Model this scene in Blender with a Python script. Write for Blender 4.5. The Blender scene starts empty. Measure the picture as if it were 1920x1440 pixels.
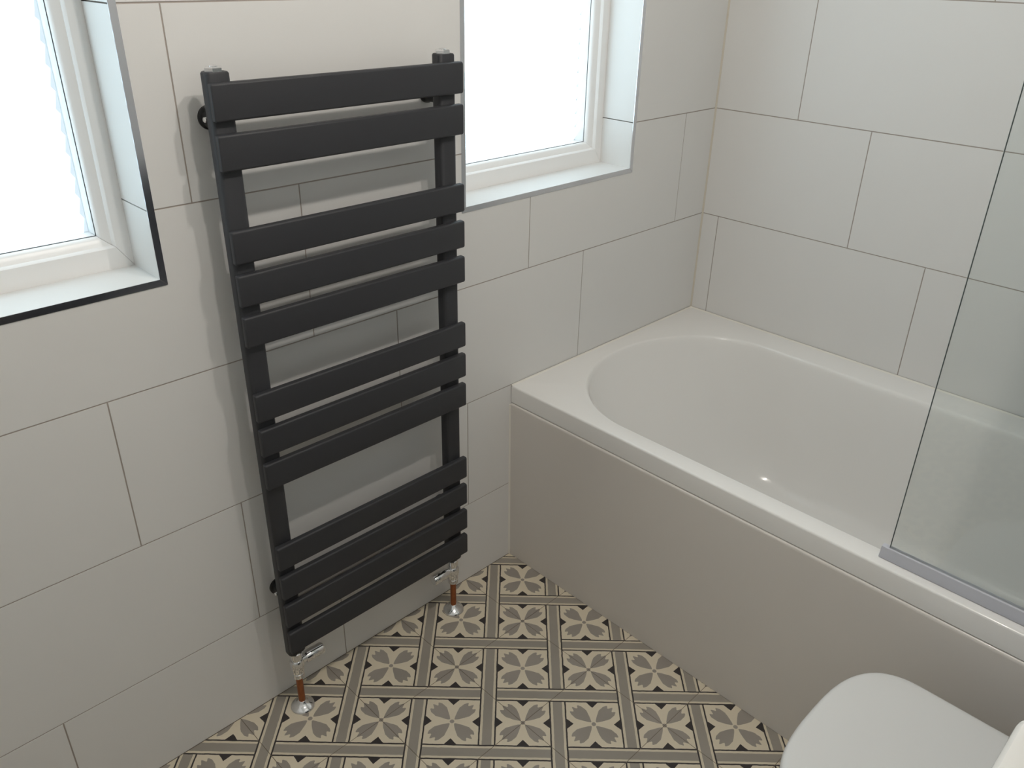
import bpy, bmesh, math, random
from mathutils import Vector, Matrix
random.seed(7)
S = bpy.context.scene
COL = S.collection
# ------------------------------------------------------------------ camera
# world: window wall is the plane y=0, right wall the plane x=0, floor z=0 (metres)
CAM = (-2.1074, -1.3186, 1.5144); YAW, PITCH, ROLL, F = -0.7851, -0.4795, 0.0197, 1544.09
cd = bpy.data.cameras.new('camera'); cam = bpy.data.objects.new('camera', cd); COL.objects.link(cam)
fwd = Vector((-math.sin(YAW)*math.cos(PITCH), math.cos(YAW)*math.cos(PITCH), math.sin(PITCH)))
rgt = Vector((math.cos(YAW), math.sin(YAW), 0)); up = rgt.cross(fwd)
r2 = rgt*math.cos(ROLL) + up*math.sin(ROLL); u2 = -rgt*math.sin(ROLL) + up*math.cos(ROLL)
m = Matrix((r2, u2, -fwd)).transposed().to_4x4(); m.translation = Vector(CAM); cam.matrix_world = m
cd.sensor_width = 36; cd.lens = 36*F/1920; cd.clip_start = 0.02
S.camera = cam
# ------------------------------------------------------------------ light and exposure
SKY = 1.0           # overcast daylight outside
BLIND = 1.38         # daylight coming through the blinds
SPOT = 3.3         # base power of each ceiling spot and its added fill light
w = bpy.data.worlds.new('sky'); S.world = w; w.use_nodes = True
bg = w.node_tree.nodes['Background']; bg.inputs[0].default_value = (0.80, 0.92, 1.0, 1); bg.inputs[1].default_value = SKY
vs = S.view_settings; vs.view_transform = 'Standard'; vs.look = 'None'; vs.gamma = 1; vs.use_curve_mapping = False
vs.exposure = 0.0
S.cycles.use_denoising = True; S.cycles.max_bounces = 10; S.cycles.diffuse_bounces = 6
S.cycles.transparent_max_bounces = 12; S.cycles.sample_clamp_indirect = 4

# ------------------------------------------------------------------ helpers
def sock(node, *names):
    for n in names:
        if n in node.inputs: return node.inputs[n]
def mat(name, col, rough=.5, metal=0, spec=.5, coat=0, noise=0, nscale=30, trans=0, ior=1.45, bump=0, bscale=200, emit=None, estr=0):
    M = bpy.data.materials.new(name); M.use_nodes = True; nt = M.node_tree; b = nt.nodes['Principled BSDF']
    b.inputs['Base Color'].default_value = (*col, 1); b.inputs['Roughness'].default_value = rough
    b.inputs['Metallic'].default_value = metal; b.inputs['IOR'].default_value = ior
    sock(b, 'Specular IOR Level').default_value = spec
    sock(b, 'Coat Weight').default_value = coat; sock(b, 'Coat Roughness').default_value = .03
    sock(b, 'Transmission Weight').default_value = trans
    if emit: sock(b, 'Emission Color').default_value = (*emit, 1); sock(b, 'Emission Strength').default_value = estr
    if noise:
        g = nt.nodes.new('ShaderNodeNewGeometry'); n = nt.nodes.new('ShaderNodeTexNoise'); n.inputs['Scale'].default_value = nscale
        n.inputs['Detail'].default_value = 4; nt.links.new(g.outputs['Position'], n.inputs['Vector'])
        mx = nt.nodes.new('ShaderNodeMix'); mx.data_type = 'RGBA'
        mx.inputs[6].default_value = (*[c*(1-noise) for c in col], 1); mx.inputs[7].default_value = (*[min(1, c*(1+noise)) for c in col], 1)
        nt.links.new(n.outputs[0], mx.inputs[0]); nt.links.new(mx.outputs[2], b.inputs['Base Color'])
    if bump:
        g = nt.nodes.new('ShaderNodeNewGeometry'); n = nt.nodes.new('ShaderNodeTexNoise'); n.inputs['Scale'].default_value = bscale
        nt.links.new(g.outputs['Position'], n.inputs['Vector']); bp = nt.nodes.new('ShaderNodeBump')
        bp.inputs['Strength'].default_value = bump; bp.inputs['Distance'].default_value = .002
        nt.links.new(n.outputs[0], bp.inputs['Height']); nt.links.new(bp.outputs[0], b.inputs['Normal'])
    return M
class E:
    """arithmetic on shader sockets"""
    def __init__(s, nt, k): s.nt, s.k = nt, k
    def op(s, o, *a, **kw):
        n = s.nt.nodes.new('ShaderNodeMath'); n.operation = o
        for i, v in enumerate((s,)+a):
            if isinstance(v, E): s.nt.links.new(v.k, n.inputs[i])
            else: n.inputs[i].default_value = v
        return E(s.nt, n.outputs[0])
    def __add__(s, o): return s.op('ADD', o)
    def __sub__(s, o): return s.op('SUBTRACT', o)
    def __mul__(s, o): return s.op('MULTIPLY', o)
    def __rsub__(s, o): return (s*-1.0)+o
    __radd__ = __add__; __rmul__ = __mul__
    def abs(s): return s.op('ABSOLUTE')
    def floor(s): return s.op('FLOOR')
    def lt(s, o): return s.op('LESS_THAN', o)
    def gt(s, o): return s.op('GREATER_THAN', o)
    def max(s, o): return s.op('MAXIMUM', o)
    def pow(s, o): return s.op('POWER', o)
    def cos(s): return s.op('COSINE')
    def fmod2(s): return s.op('FLOORED_MODULO', 2.0)

def link(o, parent=None, label=None, cat=None, group=None, kind=None):
    COL.objects.link(o)
    if parent: o.parent = parent
    if label: o['label'] = label
    if cat: o['category'] = cat
    if group: o['group'] = group
    if kind: o['kind'] = kind
    return o
def mesh(name, v, f, M, parent=None, smooth=False, **kw):
    me = bpy.data.meshes.new(name); me.from_pydata([tuple(p) for p in v], [], f); me.validate()
    bm = bmesh.new(); bm.from_mesh(me); bmesh.ops.recalc_face_normals(bm, faces=bm.faces); bm.to_mesh(me); bm.free()
    me.materials.append(M)
    if smooth:
        for p in me.polygons: p.use_smooth = True
        try: me.set_sharp_from_angle(angle=math.radians(38))
        except Exception: pass
    return link(bpy.data.objects.new(name, me), parent, **kw)
def empty(name, loc, label=None, cat=None, group=None, kind=None):
    o = bpy.data.objects.new(name, None); o.location = loc; o.empty_display_size = .05
    link(o, None, label, cat, group, kind); return o
def under(parent, o):
    """keep the world position of o while it becomes a child of parent"""
    o.parent = parent; o.matrix_parent_inverse = Matrix.Translation(-Vector(parent.location)); return o
BF = [(0,3,2,1),(4,5,6,7),(0,1,5,4),(1,2,6,5),(2,3,7,6),(3,0,4,7)]
def boxv(a, b):
    x0,y0,z0 = a; x1,y1,z1 = b
    return [(x0,y0,z0),(x1,y0,z0),(x1,y1,z0),(x0,y1,z0),(x0,y0,z1),(x1,y0,z1),(x1,y1,z1),(x0,y1,z1)]
def boxes(name, L, M, parent=None, bevel=0, seg=2, **kw):
    v, f = [], []
    for a, b in L:
        n = len(v); v += boxv(a, b); f += [tuple(i+n for i in q) for q in BF]
    o = mesh(name, v, f, M, None, **kw)
    if bevel:
        bm = bmesh.new(); bm.from_mesh(o.data)
        bmesh.ops.bevel(bm, geom=bm.edges[:], offset=bevel, segments=seg, profile=.5, affect='EDGES')
        bm.to_mesh(o.data); bm.free()
        for p in o.data.polygons: p.use_smooth = True
        o.data.set_sharp_from_angle(angle=math.radians(38))
    if parent: under(parent, o)
    return o
def loft(name, rings, M, parent=None, cap0=True, cap1=True, closed=True, smooth=True, **kw):
    v, f = [], []; n = len(rings[0])
    for r in rings: v += list(r)
    for k in range(len(rings)-1):
        for i in range(n if closed else n-1):
            j = (i+1) % n; f.append((k*n+i, k*n+j, (k+1)*n+j, (k+1)*n+i))
    if cap0: f.append(tuple(range(n-1, -1, -1)))
    if cap1: f.append(tuple((len(rings)-1)*n+i for i in range(n)))
    o = mesh(name, v, f, M, None, smooth=smooth, **kw)
    if parent: under(parent, o)
    return o
def lathe(name, prof, M, origin, axis=(0,0,1), parent=None, seg=32, **kw):
    """profile of (radius, height along axis)"""
    ax = Vector(axis).normalized(); q = Vector((0,0,1)).rotation_difference(ax); o0 = Vector(origin)
    R = [[o0 + q @ Vector((r*math.cos(2*math.pi*i/seg), r*math.sin(2*math.pi*i/seg), h)) for i in range(seg)] for r, h in prof]
    return loft(name, R, M, parent, **kw)

# ------------------------------------------------------------------ materials
M_TILE = mat('wall_tile', (.745, .74, .726), .42, spec=.35, noise=.012, nscale=6, bump=.05, bscale=90)
M_GROUT = mat('wall_grout', (.40, .355, .32), .9, spec=.1, noise=.1, nscale=60)
M_PAINT = mat('wall_paint', (.76, .752, .735), .7, spec=.2)
M_CEIL = mat('ceiling_paint', (.82, .812, .795), .8, spec=.2)
M_FGROUT = mat('floor_grout', (.20, .165, .13), .9, spec=.1)
M_CHROME = mat('chrome', (.82, .82, .83), .07, metal=1)
M_TRIM = mat('polished_trim', (.74, .74, .77), .12, metal=1)
M_UPVC = mat('white_upvc', (.86, .85, .84), .3, spec=.5)
M_GASKET = mat('rubber_gasket', (.05, .06, .07), .7)
M_RAD = mat('anthracite_paint', (.036, .037, .0415), .5, spec=.4, bump=.12, bscale=900)
M_BLACK = mat('black_plastic', (.012, .012, .013), .35, spec=.5)
M_COPPER = mat('copper', (.36, .13, .055), .38, metal=.85, noise=.3, nscale=90)
M_ACRYL = mat('white_acrylic', (.83, .82, .80), .16, spec=.5, coat=.25)
M_PANEL = mat('bath_panel', (.705, .67, .63), .22, spec=.5, coat=.15)
M_SEAL = mat('silicone', (.80, .775, .71), .45)
M_CERAM = mat('ceramic', (.84, .83, .80), .10, spec=.5, coat=.2)
M_LID = mat('toilet_seat_plastic', (.71, .71, .70), .28, spec=.5)
M_UNIT = mat('grey_unit', (.045, .046, .055), .4)
M_STRIP = mat('clear_seal', (.66, .67, .73), .35, spec=.5, trans=.2, ior=1.25)
def glass(name, col, dens):
    M = bpy.data.materials.new(name); M.use_nodes = True; nt = M.node_tree; nt.nodes.clear()
    o = nt.nodes.new('ShaderNodeOutputMaterial'); t = nt.nodes.new('ShaderNodeBsdfTransparent'); g = nt.nodes.new('ShaderNodeBsdfGlossy')
    t.inputs[0].default_value = (*col, 1); g.inputs[0].default_value = (1,1,1,1); g.inputs['Roughness'].default_value = .02
    fr = nt.nodes.new('ShaderNodeFresnel'); fr.inputs[0].default_value = 1.45
    k = nt.nodes.new('ShaderNodeMath'); k.operation = 'MULTIPLY'; k.inputs[1].default_value = dens
    mx = nt.nodes.new('ShaderNodeMixShader'); L = nt.links
    L.new(fr.outputs[0], k.inputs[0]); L.new(k.outputs[0], mx.inputs[0]); L.new(t.outputs[0], mx.inputs[1]); L.new(g.outputs[0], mx.inputs[2]); L.new(mx.outputs[0], o.inputs[0])
    return M
M_GLASS = glass('window_glass', (.97, .99, 1), .8)
M_SCREEN = glass('screen_glass', (.955, .972, .968), .8)
M_SCREENEDGE = mat('screen_glass_edge', (.42, .47, .47), .2)
# backlit blind fabric: daylight coming through it
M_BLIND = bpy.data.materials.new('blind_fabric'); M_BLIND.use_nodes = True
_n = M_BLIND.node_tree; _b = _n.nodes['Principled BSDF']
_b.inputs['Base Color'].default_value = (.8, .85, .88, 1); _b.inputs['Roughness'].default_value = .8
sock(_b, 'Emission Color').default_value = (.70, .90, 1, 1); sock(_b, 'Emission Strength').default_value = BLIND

def floor_material():
    M = bpy.data.materials.new('printed_floor_tile'); M.use_nodes = True; nt = M.node_tree; b = nt.nodes['Principled BSDF']
    g = nt.nodes.new('ShaderNodeNewGeometry'); sp = nt.nodes.new('ShaderNodeSeparateXYZ'); nt.links.new(g.outputs['Position'], sp.inputs[0])
    X, Y = E(nt, sp.outputs[0]), E(nt, sp.outputs[1])
    nz = nt.nodes.new('ShaderNodeTexNoise'); nz.inputs['Scale'].default_value = 70; nz.inputs['Detail'].default_value = 3; nt.links.new(g.outputs['Position'], nz.inputs['Vector'])
    NZ = E(nt, nz.outputs[0])
    x0, y0 = FX0, FY0; P = TS/math.sqrt(2); r = 1/math.sqrt(2)
    a = ((X-Y)*r - (x0-y0)*r)*(1/P) + (NZ-.5)*.012; bb = ((X+Y)*r - (x0+y0)*r)*(1/P) + (NZ-.5)*.012
    na, nb = a.floor(), bb.floor()
    ra, rb = a-(a+.5).floor(), bb-(bb+.5).floor()
    p, q = ra.abs(), rb.abs()
    da, db = .5-p, .5-q; h = .122
    inV, inH = da.lt(h), db.lt(h)
    odd = (na+nb).fmod2().gt(.5)
    isV = inV*(1.0-inH*(1.0-odd)); isB = inV.max(inH)
    t = db + isV*(da-db)
    c = .5-h
    tri = (q.lt((p-(c-.094))*.9)*p.gt(c-.094)).max(p.lt((q-(c-.094))*.9)*q.gt(c-.094))
    rr = (p+q)*r; s = (p-q).abs()*r
    pet = rr.gt(.05)*s.lt((rr-.045).max(.0001).pow(.78)*.385)*s.lt(.106)*rr.lt((s*80.0).cos()*.024+.388-s*.42)
    dot = (p*p+q*q).lt(.0010)
    cream = (.70, .625, .49); grey = (.27, .245, .215); dark = (.045, .039, .039); band = (.28, .255, .22)
    def mix(fac, A, B):
        n = nt.nodes.new('ShaderNodeMix'); n.data_type = 'RGBA'; nt.links.new(fac.k, n.inputs[0])
        for i, v in ((6, A), (7, B)):
            if isinstance(v, tuple): n.inputs[i].default_value = (*v, 1)
            else: nt.links.new(v, n.inputs[i])
        return n.outputs[2]
    nz2 = nt.nodes.new('ShaderNodeTexNoise'); nz2.inputs['Scale'].default_value = 9; nz2.inputs['Detail'].default_value = 2; nt.links.new(g.outputs['Position'], nz2.inputs['Vector'])
    g2 = mix(E(nt, nz2.outputs[0]), grey, (.37, .335, .295)); b2 = mix(E(nt, nz2.outputs[0]), band, (.36, .33, .285))
    cell = mix(pet.max(dot), cream, g2); cell = mix(tri, cell, dark)
    bandc = mix(t.gt(.066), b2, (.66, .59, .46)); bandc = mix(t.gt(.100), bandc, dark)
    col = mix(isB, cell, bandc)
    nt.links.new(col, b.inputs['Base Color']); b.inputs['Roughness'].default_value = .5; sock(b, 'Specular IOR Level').default_value = .3
    return M
TS = .2232; FX0, FY0 = -1.3988, -.2183     # floor tile size and one tile corner
M_FLOOR = floor_material()

# ------------------------------------------------------------------ room shell
XL, YB, ZC = -2.62, -1.74, 2.36
ZA = 1.1444                                # one wall tile joint; rows every 0.3 m
TW, TH, GAP = .6, .3, .0026
WIN = [(-2.19, -1.616, 1.030, 1.985), (-.942, -.374, 1.030, 1.985)]
TR = .0115                                 # tile trim width
FD = .10                                   # depth of the window reveal
SUB = .0011                                # grout sits this far behind the tile faces
def cells(rect, holes):
    xs = sorted({rect[0], rect[1], *[h[i] for h in holes for i in (0,1) if rect[0] < h[i] < rect[1]]})
    zs = sorted({rect[2], rect[3], *[h[i] for h in holes for i in (2,3) if rect[2] < h[i] < rect[3]]})
    out = []
    for i in range(len(xs)-1):
        for k in range(len(zs)-1):
            mx, mz = (xs[i]+xs[i+1])/2, (zs[k]+zs[k+1])/2
            if not any(h[0] < mx < h[1] and h[2] < mz < h[3] for h in holes): out.append((i, k))
    return xs, zs, out
def slab(name, rect, holes, d0, d1, place, M, parent=None, **kw):
    """flat piece with rectangular cut-outs, between depths d0 (face) and d1; place(a, d, z) gives the world point"""
    xs, zs, cl = cells(rect, holes)
    if not cl: return None
    S_ = set(cl); v, idx, f = [], {}, []
    def V(i, k, d):
        if (i,k,d) not in idx: idx[(i,k,d)] = len(v); v.append(place(xs[i], d, zs[k]))
        return idx[(i,k,d)]
    for i, k in cl:
        f.append((V(i,k,d0), V(i+1,k,d0), V(i+1,k+1,d0), V(i,k+1,d0))); f.append((V(i,k,d1), V(i,k+1,d1), V(i+1,k+1,d1), V(i+1,k,d1)))
        for (di, dk), (A, B) in (((-1,0), ((i,k),(i,k+1))), ((1,0), ((i+1,k+1),(i+1,k))), ((0,-1), ((i+1,k),(i,k))), ((0,1), ((i,k+1),(i+1,k+1)))):
            if (i+di, k+dk) not in S_: f.append((V(*A,d0), V(*A,d1), V(*B,d1), V(*B,d0)))
    return mesh(name, v, f, M, parent, **kw)
def tiled_wall(wall, a0, a1, joints, holes, place):
    """1/3-bond rows of 600x300 tiles; joints[row % 3] is one joint position"""
    for r in range(-5, 5):
        z0, z1 = max(ZA+.3*r, 0.0), min(ZA+.3*(r+1), ZC)
        if z1-z0 < .01: continue
        j = joints[r % 3]; k = math.floor((a0-j)/TW)
        x = j+k*TW
        while x < a1:
            l, rr = max(x, a0), min(x+TW, a1)
            if holes and r == 0:      # the tile beside the window runs from its trim to the room corner
                l, rr = [-.3655 if abs(q+.341) < .012 else q for q in (l, rr)]
            if rr-l > .012:
                g = GAP/2
                slab('tile', (l+(g if l > a0 else .0008), rr-(g if rr < a1 else .0008), z0+g, z1-g), holes, random.uniform(0, .00018), .006, place, M_TILE, wall)
            x += TW
HOLES = [(a-TR, b+TR, c-TR, d+TR) for a, b, c, d in WIN]
OPEN = [(a-.007, b+.007, c-.007, d+.007) for a, b, c, d in WIN]
pw = lambda a, d, z: (a, d, z)
wall_w = slab('wall_back', (XL-.1, .10, -.1, ZC+.1), OPEN, SUB, .26, pw, M_GROUT, kind='structure')
# joints on the window wall: row above A, row above that, ... (index = row % 3)
tiled_wall(wall_w, XL, 0, {0: -1.541, 2: -.741, 1: -.539}, HOLES, pw)
pr = lambda a, d, z: (d, a, z)
wall_r = slab('wall_right', (YB-.1, 0, -.1, ZC+.1), [], SUB, .12, pr, M_GROUT, kind='structure')
tiled_wall(wall_r, YB, 0, {0: -.2518, 2: -.4515, 1: -.6552}, [], pr)
boxes('wall_left', [((XL-.1, YB, -.1), (XL, SUB, ZC+.1))], M_PAINT, kind='structure')
boxes('wall_front', [((XL-.1, YB-.1, -.1), (SUB, YB, ZC+.1))], M_PAINT, kind='structure')
boxes('ceiling', [((XL, YB, ZC), (SUB, SUB, ZC+.1))], M_CEIL, kind='structure')
# floor: substrate and square tiles laid parallel to the walls
floor = boxes('floor', [((XL, YB, -.1), (SUB, SUB, -.0006))], M_FGROUT, kind='structure')
ix0 = math.floor((XL-FX0)/TS); iy0 = math.floor((YB-FY0)/TS)
for i in range(ix0, 12):
    for k in range(iy0, 4):
        xa, xb = max(FX0+i*TS, XL), min(FX0+(i+1)*TS, -.70); ya, yb = max(FY0+k*TS, YB), min(FY0+(k+1)*TS, 0)
        if xb-xa < .008 or yb-ya < .008: continue
        g = .0007; zt = -random.uniform(0, .00025)
        boxes('tile', [((xa+g, ya+g, -.004), (xb-g, yb-g, zt))], M_FLOOR, floor)

# grout bead in the corner between the two tiled walls
mesh('trim_3', [(-.004,0,0),(0,-.004,0),(0,0,0),(-.004,0,ZC),(0,-.004,ZC),(0,0,ZC)], [(0,1,4,3),(0,2,1),(3,4,5),(1,2,5,4),(2,0,3,5)], mat('corner_silicone', (.62,.575,.49), .5), kind='structure')

# ------------------------------------------------------------------ windows
def frame_ring(rect, prof, M, names, parent):
    """four mitred members around rect=(x0,x1,z0,z1); profile of (inset side, inset bottom, y)"""
    x0, x1, z0, z1 = rect
    def c(i, p):
        s, bt, y = p
        return [(x0+s, y, z0+bt), (x1-s, y, z0+bt), (x1-s, y, z1-s), (x0+s, y, z1-s)][i]
    out = []
    for i in range(4):
        j = (i+1) % 4
        A = [c(i, p) for p in prof]; B = [c(j, p) for p in prof]; n = len(prof)
        # open a hair at the mitre
        A = [Vector(q)+(Vector(B[t])-Vector(q)).normalized()*.0003 for t, q in enumerate(A)]; B = [Vector(q)-(Vector(q)-A[t]).normalized()*.0003 for t, q in enumerate(B)]
        f = [(t, (t+1) % n, n+(t+1) % n, n+t) for t in range(n)]+[tuple(range(n)), tuple(range(2*n-1, n-1, -1))]
        out.append(mesh(names[i], A+B, f, M, parent, smooth=True))
    return out
for n, rc in enumerate(WIN):
    x0, x1, z0, z1 = rc
    W = empty('window_%d' % (n+1), (0, 0, 0), kind='structure')
    prof = [(0,0,FD),(.024,.036,FD),(.0265,.0385,FD+.0025),(.028,.0395,FD+.007),(.033,.0435,FD+.009),(.040,.050,FD+.012),(.0435,.0535,FD+.0165),(.0445,.0545,FD+.024),(.0445,.0545,FD+.06),(0,0,FD+.06)]
    frame_ring(rc, prof, M_UPVC, ['bottom_rail', 'side_rail', 'top_rail', 'side_rail'], W)
    gs = [(.0435,.0535,FD+.0235),(.0455,.0555,FD+.0235),(.0455,.0555,FD+.0245),(.0435,.0535,FD+.0245)]
    frame_ring(rc, gs, M_GASKET, ['gasket']*4, W)
    boxes('pane', [((x0+.042, FD+.054, z0+.052), (x1-.042, FD+.057, z1-.042))], M_GLASS, W)
    # reveal tiles: sill, two cheeks with a joint at the tile row, head
    rj = ZA
    boxes('sill_tile', [((x0, .0006, z0-.007), (x1, FD+.005, z0))], M_TILE, W)
    for zz0, zz1 in ((z0, rj-.0012), (rj+.0012, rj+.3-.0012), (rj+.3+.0012, rj+.6-.0012), (rj+.6+.0012, z1)):
        boxes('reveal_tile', [((x1, .0006, zz0), (x1+.0065, FD+.005, zz1))], M_TILE, W)
        boxes('reveal_tile', [((x0-.0065, .0006, zz0), (x0, FD+.005, zz1))], M_TILE, W)
    boxes('head_tile', [((x0, .0006, z1), (x1, FD+.005, z1+.0065))], M_TILE, W)
    # polished trim around the opening
    T = empty('trim_%d' % (n+1), (0,0,0), kind='structure')
    pf = [(0,0,-.0012),(-TR,-TR,-.0012),(-TR,-TR,.0008),(0,0,.0004)]
    frame_ring(rc, pf, M_TRIM, ['trim_strip']*4, T)
    # pleated blind held in the frame behind the pane
    bx0, bx1, bz0, bz1 = x0+.0545, x1-.0545, z0+.056, z1-.046
    pitch = .0335; k = int((bz1-bz0)/pitch)+1; v, f = [], []
    z = bz0; q = 0; pts = []
    while z < bz1:
        pts += [(FD+.050, z), (FD+.0315, min(z+pitch*.85, bz1))]; z += pitch
    pts.append((FD+.050, bz1))
    for y, zz in pts: v += [(bx0, y, zz), (bx1, y, zz), (bx1, y+.0006, zz), (bx0, y+.0006, zz)]
    for i in range(len(pts)-1):
        a, b = i*4, i*4+4
        f += [(a, a+1, b+1, b), (a+1, a+2, b+2, b+1), (a+2, a+3, b+3, b+2), (a+3, a, b, b+3)]
    f += [(0, 3, 2, 1), (len(v)-4, len(v)-3, len(v)-2, len(v)-1)]
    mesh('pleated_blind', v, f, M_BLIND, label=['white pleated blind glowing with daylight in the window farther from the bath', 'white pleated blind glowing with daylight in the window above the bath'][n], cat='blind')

# ------------------------------------------------------------------ towel radiator
RX, RY = -1.2745, -.0625
rad = empty('towel_radiator', (RX, 0, .16), 'anthracite flat-bar towel radiator on the tiled wall between the two windows', 'radiator')
PX = (-1.5025, -1.0525)
def upright_ring(cx, z, s=1.0):
    # D section: flat front (room side), round back
    hw, yf, yb = .0195*s, -.0795+(1-s)*.012, -.047-(1-s)*.012
    pts = []
    def arc(px, py, r, a0, a1, n):
        return [(px+r*math.cos(math.radians(a0+(a1-a0)*i/n)), py+r*math.sin(math.radians(a0+(a1-a0)*i/n))) for i in range(n+1)]
    rf, rb = .008*s, .0155*s
    pts += arc(-hw+rf, yf+rf, rf, 180, 270, 4)+arc(hw-rf, yf+rf, rf, 270, 360, 4)+arc(hw-rb, yb-rb, rb, 0, 90, 8)+arc(-hw+rb, yb-rb, rb, 90, 180, 8)
    return [(cx+a, b, z) for a, b in pts]
for px in PX:
    loft('upright', [upright_ring(px, .170, .9), upright_ring(px, .173), upright_ring(px, 1.3495), upright_ring(px, 1.352, .9)], M_RAD, rad)
    # chrome bleed plug on top
    hexr = [(.0145, 0), (.0145, .0055), (.0125, .0072)]
    pl = lathe('bleed_plug', hexr, M_CHROME, (px, -.0635, 1.352), parent=rad, seg=6)
    sc = lathe('plug_screw', [(.0065, 0), (.0065, .0012), (.0050, .0020)], M_CHROME, (px, -.0635, 1.3588), seg=20); under(pl, sc)
    for zb in (1.2755, .3045):
        br = lathe('wall_bracket', [(.0195, 0), (.0195, .004), (.0165, .006), (.0165, .044), (.0185, .046), (.0185, .050)], M_BLACK, (px+.012, .0, zb), axis=(0,-1,0), parent=rad)
        sw = lathe('bracket_screw', [(.0042, 0), (.0042, .004), (.003, .005)], M_CHROME, (px-.004, -.024, zb+.001), axis=(-1,-.25,0), seg=16); under(br, sw)
BX0, BX1, BH = -1.5238, -1.0255, .0565
tops = [1.3385, 1.263, 1.1115, 1.0365, .9615, .8125, .7390, .6655, .4700, .3945, .3205, .2460]
bar0 = None
for zt in tops:
    # flat tube: rounded long edges, face towards the room
    if bar0 is None:
        hh, t, R = BH/2, .0125, .0042
        sec = []
        for cy, cz, a0 in ((-t+R, hh-R, 90), (-t+R, -hh+R, 180), (-.0012, -hh+.0012, 270), (-.0012, hh-.0012, 0)):
            rr = R if cy < -.003 else .0012
            for i in range(6):
                a = math.radians(a0+90*i/5); sec.append((cy+rr*math.cos(a), cz+rr*math.sin(a)))
        L = (BX1-BX0)/2
        def rg(x, s): return [(x, -t/2+(a+t/2)*s, b*(1-(1-s)*.22)) for a, b in sec]
        bar0 = loft('bar', [rg(-L, .72), rg(-L+.0009, .88), rg(-L+.0028, 1), rg(L-.0028, 1), rg(L-.0009, .88), rg(L, .72)], M_RAD)
        o = bar0
    else:
        o = bar0.copy(); COL.objects.link(o)
    o.parent = rad; o.location = ((BX0+BX1)/2-RX, -.0797, zt-BH/2-rad.location.z)

# valves, copper tails and floor collars
for px, sg, lab in ((PX[0], 1, 'chrome valve on a copper pipe under the radiator end away from the bath'), (PX[1], -1, 'chrome valve on a copper pipe under the radiator end nearer the bath')):
    V = empty('radiator_valve', (px, -.064, 0), lab, 'valve', 'radiator valves')
    y = -.064
    lathe('valve_tail', [(.0115, .140), (.0115, .150), (.0135, .151), (.0135, .164), (.011, .166), (.011, .1699)], M_CHROME, (px, y, 0), parent=V)
    lathe('valve_body', [(.009, .104), (.0135, .107), (.014, .118), (.0155, .124), (.0155, .138), (.013, .142)], M_CHROME, (px, y, 0), parent=V)
    lathe('valve_cap', [(.0095, .010), (.0095, .020), (.0125, .0205), (.0135, .023), (.0135, .062), (.0118, .065)], M_CHROME, (px, y, .134), axis=(sg,0,0), parent=V)
    lathe('pipe_nut', [(.0095, .0915), (.0125, .093), (.0125, .104), (.010, .1065)], M_CHROME, (px, y, 0), parent=V, seg=24)
    lathe('copper_pipe', [(.0075, .002), (.0075, .094)], M_COPPER, (px, y, 0), parent=V)
    lathe('floor_collar', [(.0275, 0), (.0272, .0025), (.024, .006), (.017, .0105), (.0115, .014), (.0095, .019), (.0088, .0195)], M_CHROME, (px, y, .0003), parent=V)

# ------------------------------------------------------------------ bathtub
bath = empty('bathtub', (-.40, -.86, 0), 'white fitted bathtub with a plain white side panel, along the tiled wall', 'bathtub')
BW, BL, BZ = .7925, 1.70, .542
NC, NS = 48, 24
def ring_in(z, cx, a, yt, yb, cap):
    R = []
    for i in range(NC+1):                              # window end, from right side to left side
        t = math.pi*i/NC; R.append((cx+a*math.cos(t), yt-cap+cap*math.sin(t), z))
    for i in range(1, NS): R.append((cx-a, yt-cap+(yb+cap*.7-(yt-cap))*i/NS, z))
    for i in range(NC+1):
        t = math.pi+math.pi*i/NC; R.append((cx+a*math.cos(t), yb+cap*.7+cap*.7*math.sin(t), z))
    for i in range(1, NS): R.append((cx+a, yb+cap*.7+(yt-cap-(yb+cap*.7))*i/NS, z))
    return R
def ring_out(z, ins):
    x0, x1, y1, y0 = -BW+ins, -.0015-ins*.2, -.0015-ins*.2, -BL+ins; cx, hw, cap = (x0+x1)/2, (x1-x0)/2, .33
    def pt(t, yc, dep):
        c, s = math.cos(t), abs(math.sin(t))
        if s < abs(c): return (cx+hw*math.copysign(1, c), yc+dep*s/abs(c))
        return (cx+hw*c/s, yc+dep)
    R = []
    for i in range(NC+1): R.append((*pt(math.pi*i/NC, y1-cap, cap), z))
    for i in range(1, NS): R.append((x0, y1-cap+(y0+cap-(y1-cap))*i/NS, z))
    for i in range(NC+1): R.append((*pt(math.pi+math.pi*i/NC, y0+cap, -cap), z))
    for i in range(1, NS): R.append((x1, y0+cap+(y1-cap-(y0+cap))*i/NS, z))
    return R
CX = -.418
keys = [(.5418, .329, -.045, -1.615, .28), (.5405, .3255, -.0485, -1.612, .277), (.537, .3225, -.0515, -1.609, .275), (.530, .320, -.0545, -1.606, .272), (.515, .3175, -.061, -1.600, .268), (.46, .312, -.090, -1.590, .255), (.40, .307, -.124, -1.580, .242), (.34, .3025, -.160, -1.570, .230), (.28, .298, -.198, -1.560, .218), (.235, .2935, -.230, -1.552, .208), (.20, .287, -.258, -1.543, .200), (.175, .278, -.284, -1.53, .192), (.158, .265, -.308, -1.515, .184), (.147, .246, -.335, -1.495, .174), (.141, .22, -.366, -1.47, .16), (.138, .18, -.41, -1.43, .14), (.137, .10, -.50, -1.3, .09)]
rings = [ring_out(.4945, .004), ring_out(.4945, 0), ring_out(.537, 0), ring_out(.5395, .0007), ring_out(.5412, .0022), ring_out(.542, .005)]
rings += [ring_in(z, CX, a, yt, yb, cp) for z, a, yt, yb, cp in keys]
loft('tub_shell', rings, M_ACRYL, bath, cap0=False)
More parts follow.
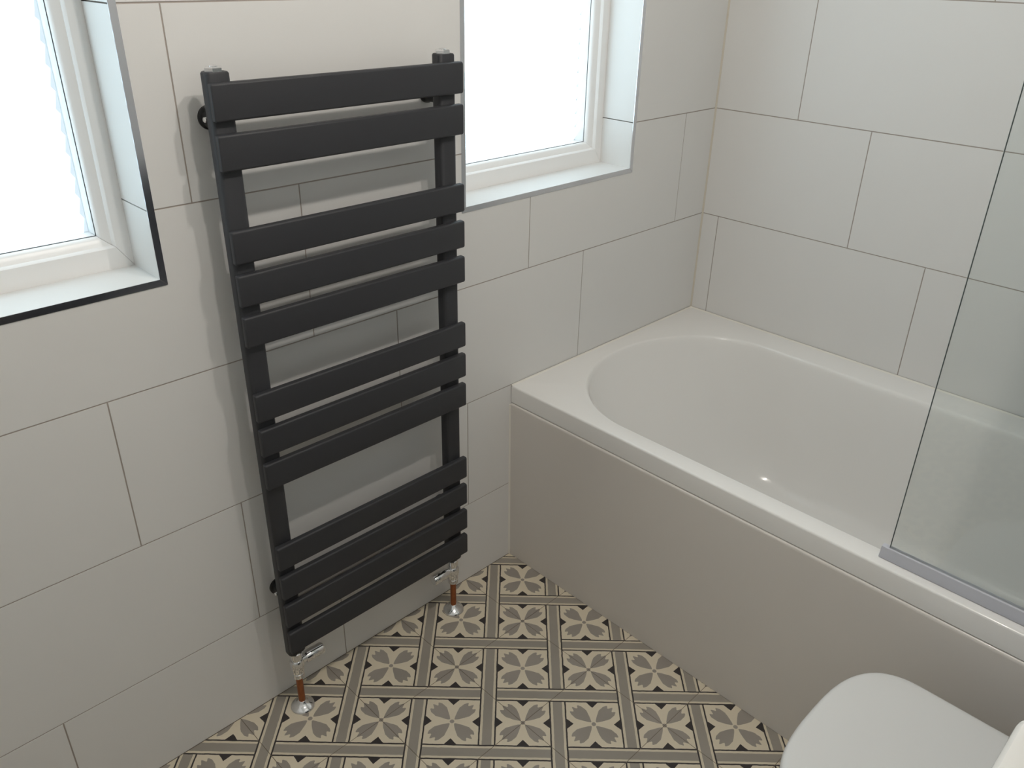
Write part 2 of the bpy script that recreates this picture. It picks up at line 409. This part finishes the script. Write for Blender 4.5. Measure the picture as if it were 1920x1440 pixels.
# side panel with a rounded top edge standing a little proud of the lip
prof = [(-.783, 0.0008), (-.7885, .0008), (-.7955, .485), (-.7952, .4885), (-.7938, .491), (-.7915, .4922), (-.783, .4924)]
loft('side_panel', [[(x, -.0025, z) for x, z in prof], [(x, -BL, z) for x, z in prof]], M_PANEL, bath)
# sealant beads
def bead(name, A, B, w1, w2, r, M, parent):
    A, B, w1, w2 = map(Vector, (A, B, w1, w2)); R = []
    for P in (A, B): R.append([P+w1*r, P+(w1+w2)*r*.42, P+w2*r, P-(w1+w2)*r*.2])
    return loft(name, R, M, parent, smooth=False)
bead('sealant_bead', (-BW, -.0012, BZ), (0, -.0012, BZ), (0,-1,0), (0,0,1), .0038, M_SEAL, bath)
bead('sealant_bead', (-.0012, 0, BZ), (-.0012, -BL, BZ), (-1,0,0), (0,0,1), .0038, M_SEAL, bath)
loft('sealant_bead', [[(x-.0035, 0, z), (x, -.0035, z), (x+.006, -.0035, z), (x+.006, 0, z)] for x, z in ((-.7885, .001), (-.7955, .488))], M_SEAL, bath, smooth=False)

# ------------------------------------------------------------------ glass bath screen
SX = -.762
scr = empty('bath_screen', (SX, -.96, BZ), 'clear frameless glass bath screen standing on the front rim of the bath', 'screen')
boxes('glass_panel', [((SX-.003, YB+.03, .556), (SX+.003, -.9595, 2.02))], M_SCREEN, scr)
boxes('glass_edge', [((SX-.003, -.9595, .556), (SX+.003, -.9590, 2.02))], M_SCREENEDGE, scr)
pf = [(-.0085, .5428), (.0105, .5428), (.0115, .5455), (.0075, .556), (.0065, .566), (.0035, .567), (-.0035, .567), (-.0065, .566), (-.0075, .556), (-.0095, .5455)]
loft('bottom_seal', [[(SX+a, -.9465, z) for a, z in pf], [(SX+a, YB+.03, z) for a, z in pf]], M_STRIP, scr)
boxes('wall_profile', [((SX-.012, YB, .55), (SX+.012, YB+.035, 2.02))], M_CHROME, scr, bevel=.001)

# ------------------------------------------------------------------ toilet
TX, TZ, TFY, TBY, THW = -1.077, .430, -.995, -1.440, .1835
wc = empty('toilet', (TX, -1.25, 0), 'white toilet with its soft square lid closed, beside the bath panel', 'toilet')
def dring(z, hw, yf, yb, cap, n=2.8, rb=.03, K=40):
    R = []
    for i in range(K+1):
        t = math.pi*i/K; c, s = math.cos(t), math.sin(t)
        R.append((TX+hw*math.copysign(abs(c)**(2/n), c), yf-cap+cap*s**(2/n), z))
    for cx, a0 in ((-hw+rb, 180), (hw-rb, 270)):
        for i in range(7):
            a = math.radians(a0+90*i/6); R.append((TX+cx+rb*math.cos(a), yb+rb+rb*math.sin(a), z))
    return R
def lidring(z, ins): return dring(z, THW-ins, TFY-ins, TBY+ins, .12-ins*.6)
loft('lid', [lidring(.4075, .006), lidring(.4085, .003), lidring(.412, .0008), lidring(.418, 0), lidring(.4235, .0012), lidring(.4272, .004), lidring(.4292, .0085), lidring(.4302, .018), lidring(.4312, .05), lidring(.4318, .10)], M_LID, wc)
loft('seat', [lidring(.388, .006), lidring(.389, .003), lidring(.393, .001), lidring(.401, .001), lidring(.405, .004), lidring(.4062, .010)], M_LID, wc)
pan = [(.0, .115, -1.085, .10), (.01, .120, -1.08, .10), (.08, .124, -1.075, .105), (.18, .135, -1.06, .11), (.27, .155, -1.035, .115), (.33, .168, -1.015, .118), (.37, .176, -1.004, .12), (.384, .177, -1.003, .12), (.3868, .172, -1.008, .118)]
loft('pan', [dring(z, hw, yf, -1.4685, cp) for z, hw, yf, cp in pan], M_CERAM, wc)
for s in (-1, 1): lathe('hinge', [(.011, .3868), (.011, .41), (.009, .4135)], M_CHROME, (TX+s*.08, -1.452, 0), parent=wc, seg=20)

# ------------------------------------------------------------------ furniture along the rear wall (mostly outside the frame)
uw = empty('cistern_unit', (TX, YB, 0), 'dark grey cistern cabinet behind the toilet', 'cabinet')
boxes('body', [((-1.318, YB+.002, .09), (-.81, -1.47, .80))], M_UNIT, uw, bevel=.0015)
boxes('plinth', [((-1.31, YB+.002, .001), (-.82, -1.50, .09))], M_UNIT, uw)
boxes('worktop', [((-1.319, YB+.002, .80), (-.805, -1.455, .822))], M_UNIT, uw, bevel=.003)
lathe('flush_button', [(.034, 0), (.034, .003), (.030, .005)], M_CHROME, (TX, -1.60, .822), parent=uw)
uv = empty('vanity_unit', (-1.60, YB, 0), 'dark grey vanity cabinet under the washbasin', 'cabinet')
boxes('body', [((-1.872, YB+.002, .09), (-1.322, -1.42, .699))], M_UNIT, uv, bevel=.0015)
boxes('plinth', [((-1.862, YB+.002, .001), (-1.332, -1.46, .09))], M_UNIT, uv)
for xa in (-1.870, -1.596):
    d = boxes('door', [((xa, -1.42, .10), (xa+.272, -1.402, .690))], M_UNIT, uv, bevel=.0015)
    hx = xa+(.24 if xa < -1.7 else .03)
    h = boxes('handle', [((hx-.005, -1.402, .52), (hx+.005, -1.378, .66))], M_CHROME, bevel=.002); under(d, h)
BXC, BHW, BZT = -1.597, .278, .852
bs = empty('washbasin', (BXC, -1.5, .77), 'cream-white ceramic washbasin beside the toilet, only its rounded rim in view', 'washbasin')
def bring(z, hw, yf, yb, r, bow=.006, K=10):
    R = []
    for sx, yc, a0 in ((1, yf-r, 0), (-1, yf-r, 90), (-1, yb+r, 180), (1, yb+r, 270)):
        for i in range(K+1):
            a = math.radians(a0+90*i/K); x = sx*(hw-r)+r*math.cos(a); y = yc+r*math.sin(a)
            if y > (yf+yb)/2: y -= bow*(x/hw)**2
            R.append((BXC+x, y, z))
    return R
yf, yb = -1.266, YB+.004
br = [bring(.70, .17, -1.33, yb+.05, .08), bring(.73, .215, -1.297, yb+.02, .07), bring(.765, .25, -1.277, yb, .05), bring(.80, .265, -1.269, yb, .04), bring(.842, BHW, yf, yb, .026), bring(.8485, BHW-.0012, yf-.0012, yb+.0012, .025), bring(BZT, BHW-.005, yf-.005, yb+.005, .022), bring(BZT, BHW-.022, yf-.024, yb+.11, .05), bring(BZT-.004, BHW-.028, yf-.03, yb+.117, .06), bring(.80, BHW-.05, yf-.05, yb+.14, .08), bring(.755, .17, yf-.10, yb+.18, .08), bring(.74, .10, yf-.16, yb+.22, .05)]
loft('basin_bowl', br, M_CERAM, bs)
tb = lathe('tap_body', [(.024, 0), (.024, .004), (.020, .008), (.019, .10), (.020, .105), (.020, .125), (.012, .130)], M_CHROME, (BXC, yb+.055, BZT), parent=bs)
lathe('tap_spout', [(.011, 0), (.011, .11), (.009, .113)], M_CHROME, (BXC, yb+.06, BZT+.085), axis=(0,1,-.12), parent=bs, seg=20)

# ------------------------------------------------------------------ ceiling spot fitting
LX, LY = -1.36, -1.0
lf = empty('ceiling_light', (LX, LY, ZC), 'chrome two-spot ceiling light above the room', 'ceiling light')
boxes('base_bar', [((LX-.20, LY-.03, ZC-.025), (LX+.20, LY+.03, ZC-.0005))], M_CHROME, lf, bevel=.004)
M_LAMP = mat('lamp_face', (.9, .85, .75), .4, emit=(1, .90, .78), estr=12)
for dx in (-.14, .14):
    h = lathe('spot_head', [(.012, -.045), (.012, -.03), (.03, -.035), (.034, -.09), (.031, -.09), (.027, -.082)], M_CHROME, (LX+dx, LY, ZC), parent=lf, cap1=False)
    e = lathe('lamp', [(.026, -.080), (.026, -.088), (.022, -.098), (.012, -.104), (.003, -.106)], M_LAMP, (LX+dx, LY, ZC), seg=24); under(h, e)
    ld = bpy.data.lights.new('spot_bulb', 'SPOT'); ld.energy = SPOT*2.8; ld.color = (1, .935, .86); ld.shadow_soft_size = .026; ld.spot_size = math.radians(166); ld.spot_blend = .85
    lo = bpy.data.objects.new('spot_bulb', ld); COL.objects.link(lo); lo.location = (LX+dx, LY+.01, ZC-.135); lo.rotation_euler = Vector((0.02 if dx < 0 else .25, .74, -.67)).to_track_quat('-Z', 'Y').to_euler()
    pd = bpy.data.lights.new('added_fill', 'POINT'); pd.energy = SPOT*1.65; pd.color = (1, .935, .86); pd.shadow_soft_size = .026  # extra point light added as fill, lifts the shadows behind the radiator
    po = bpy.data.objects.new('added_fill', pd); COL.objects.link(po); po.location = (LX+dx, LY, ZC-.135)
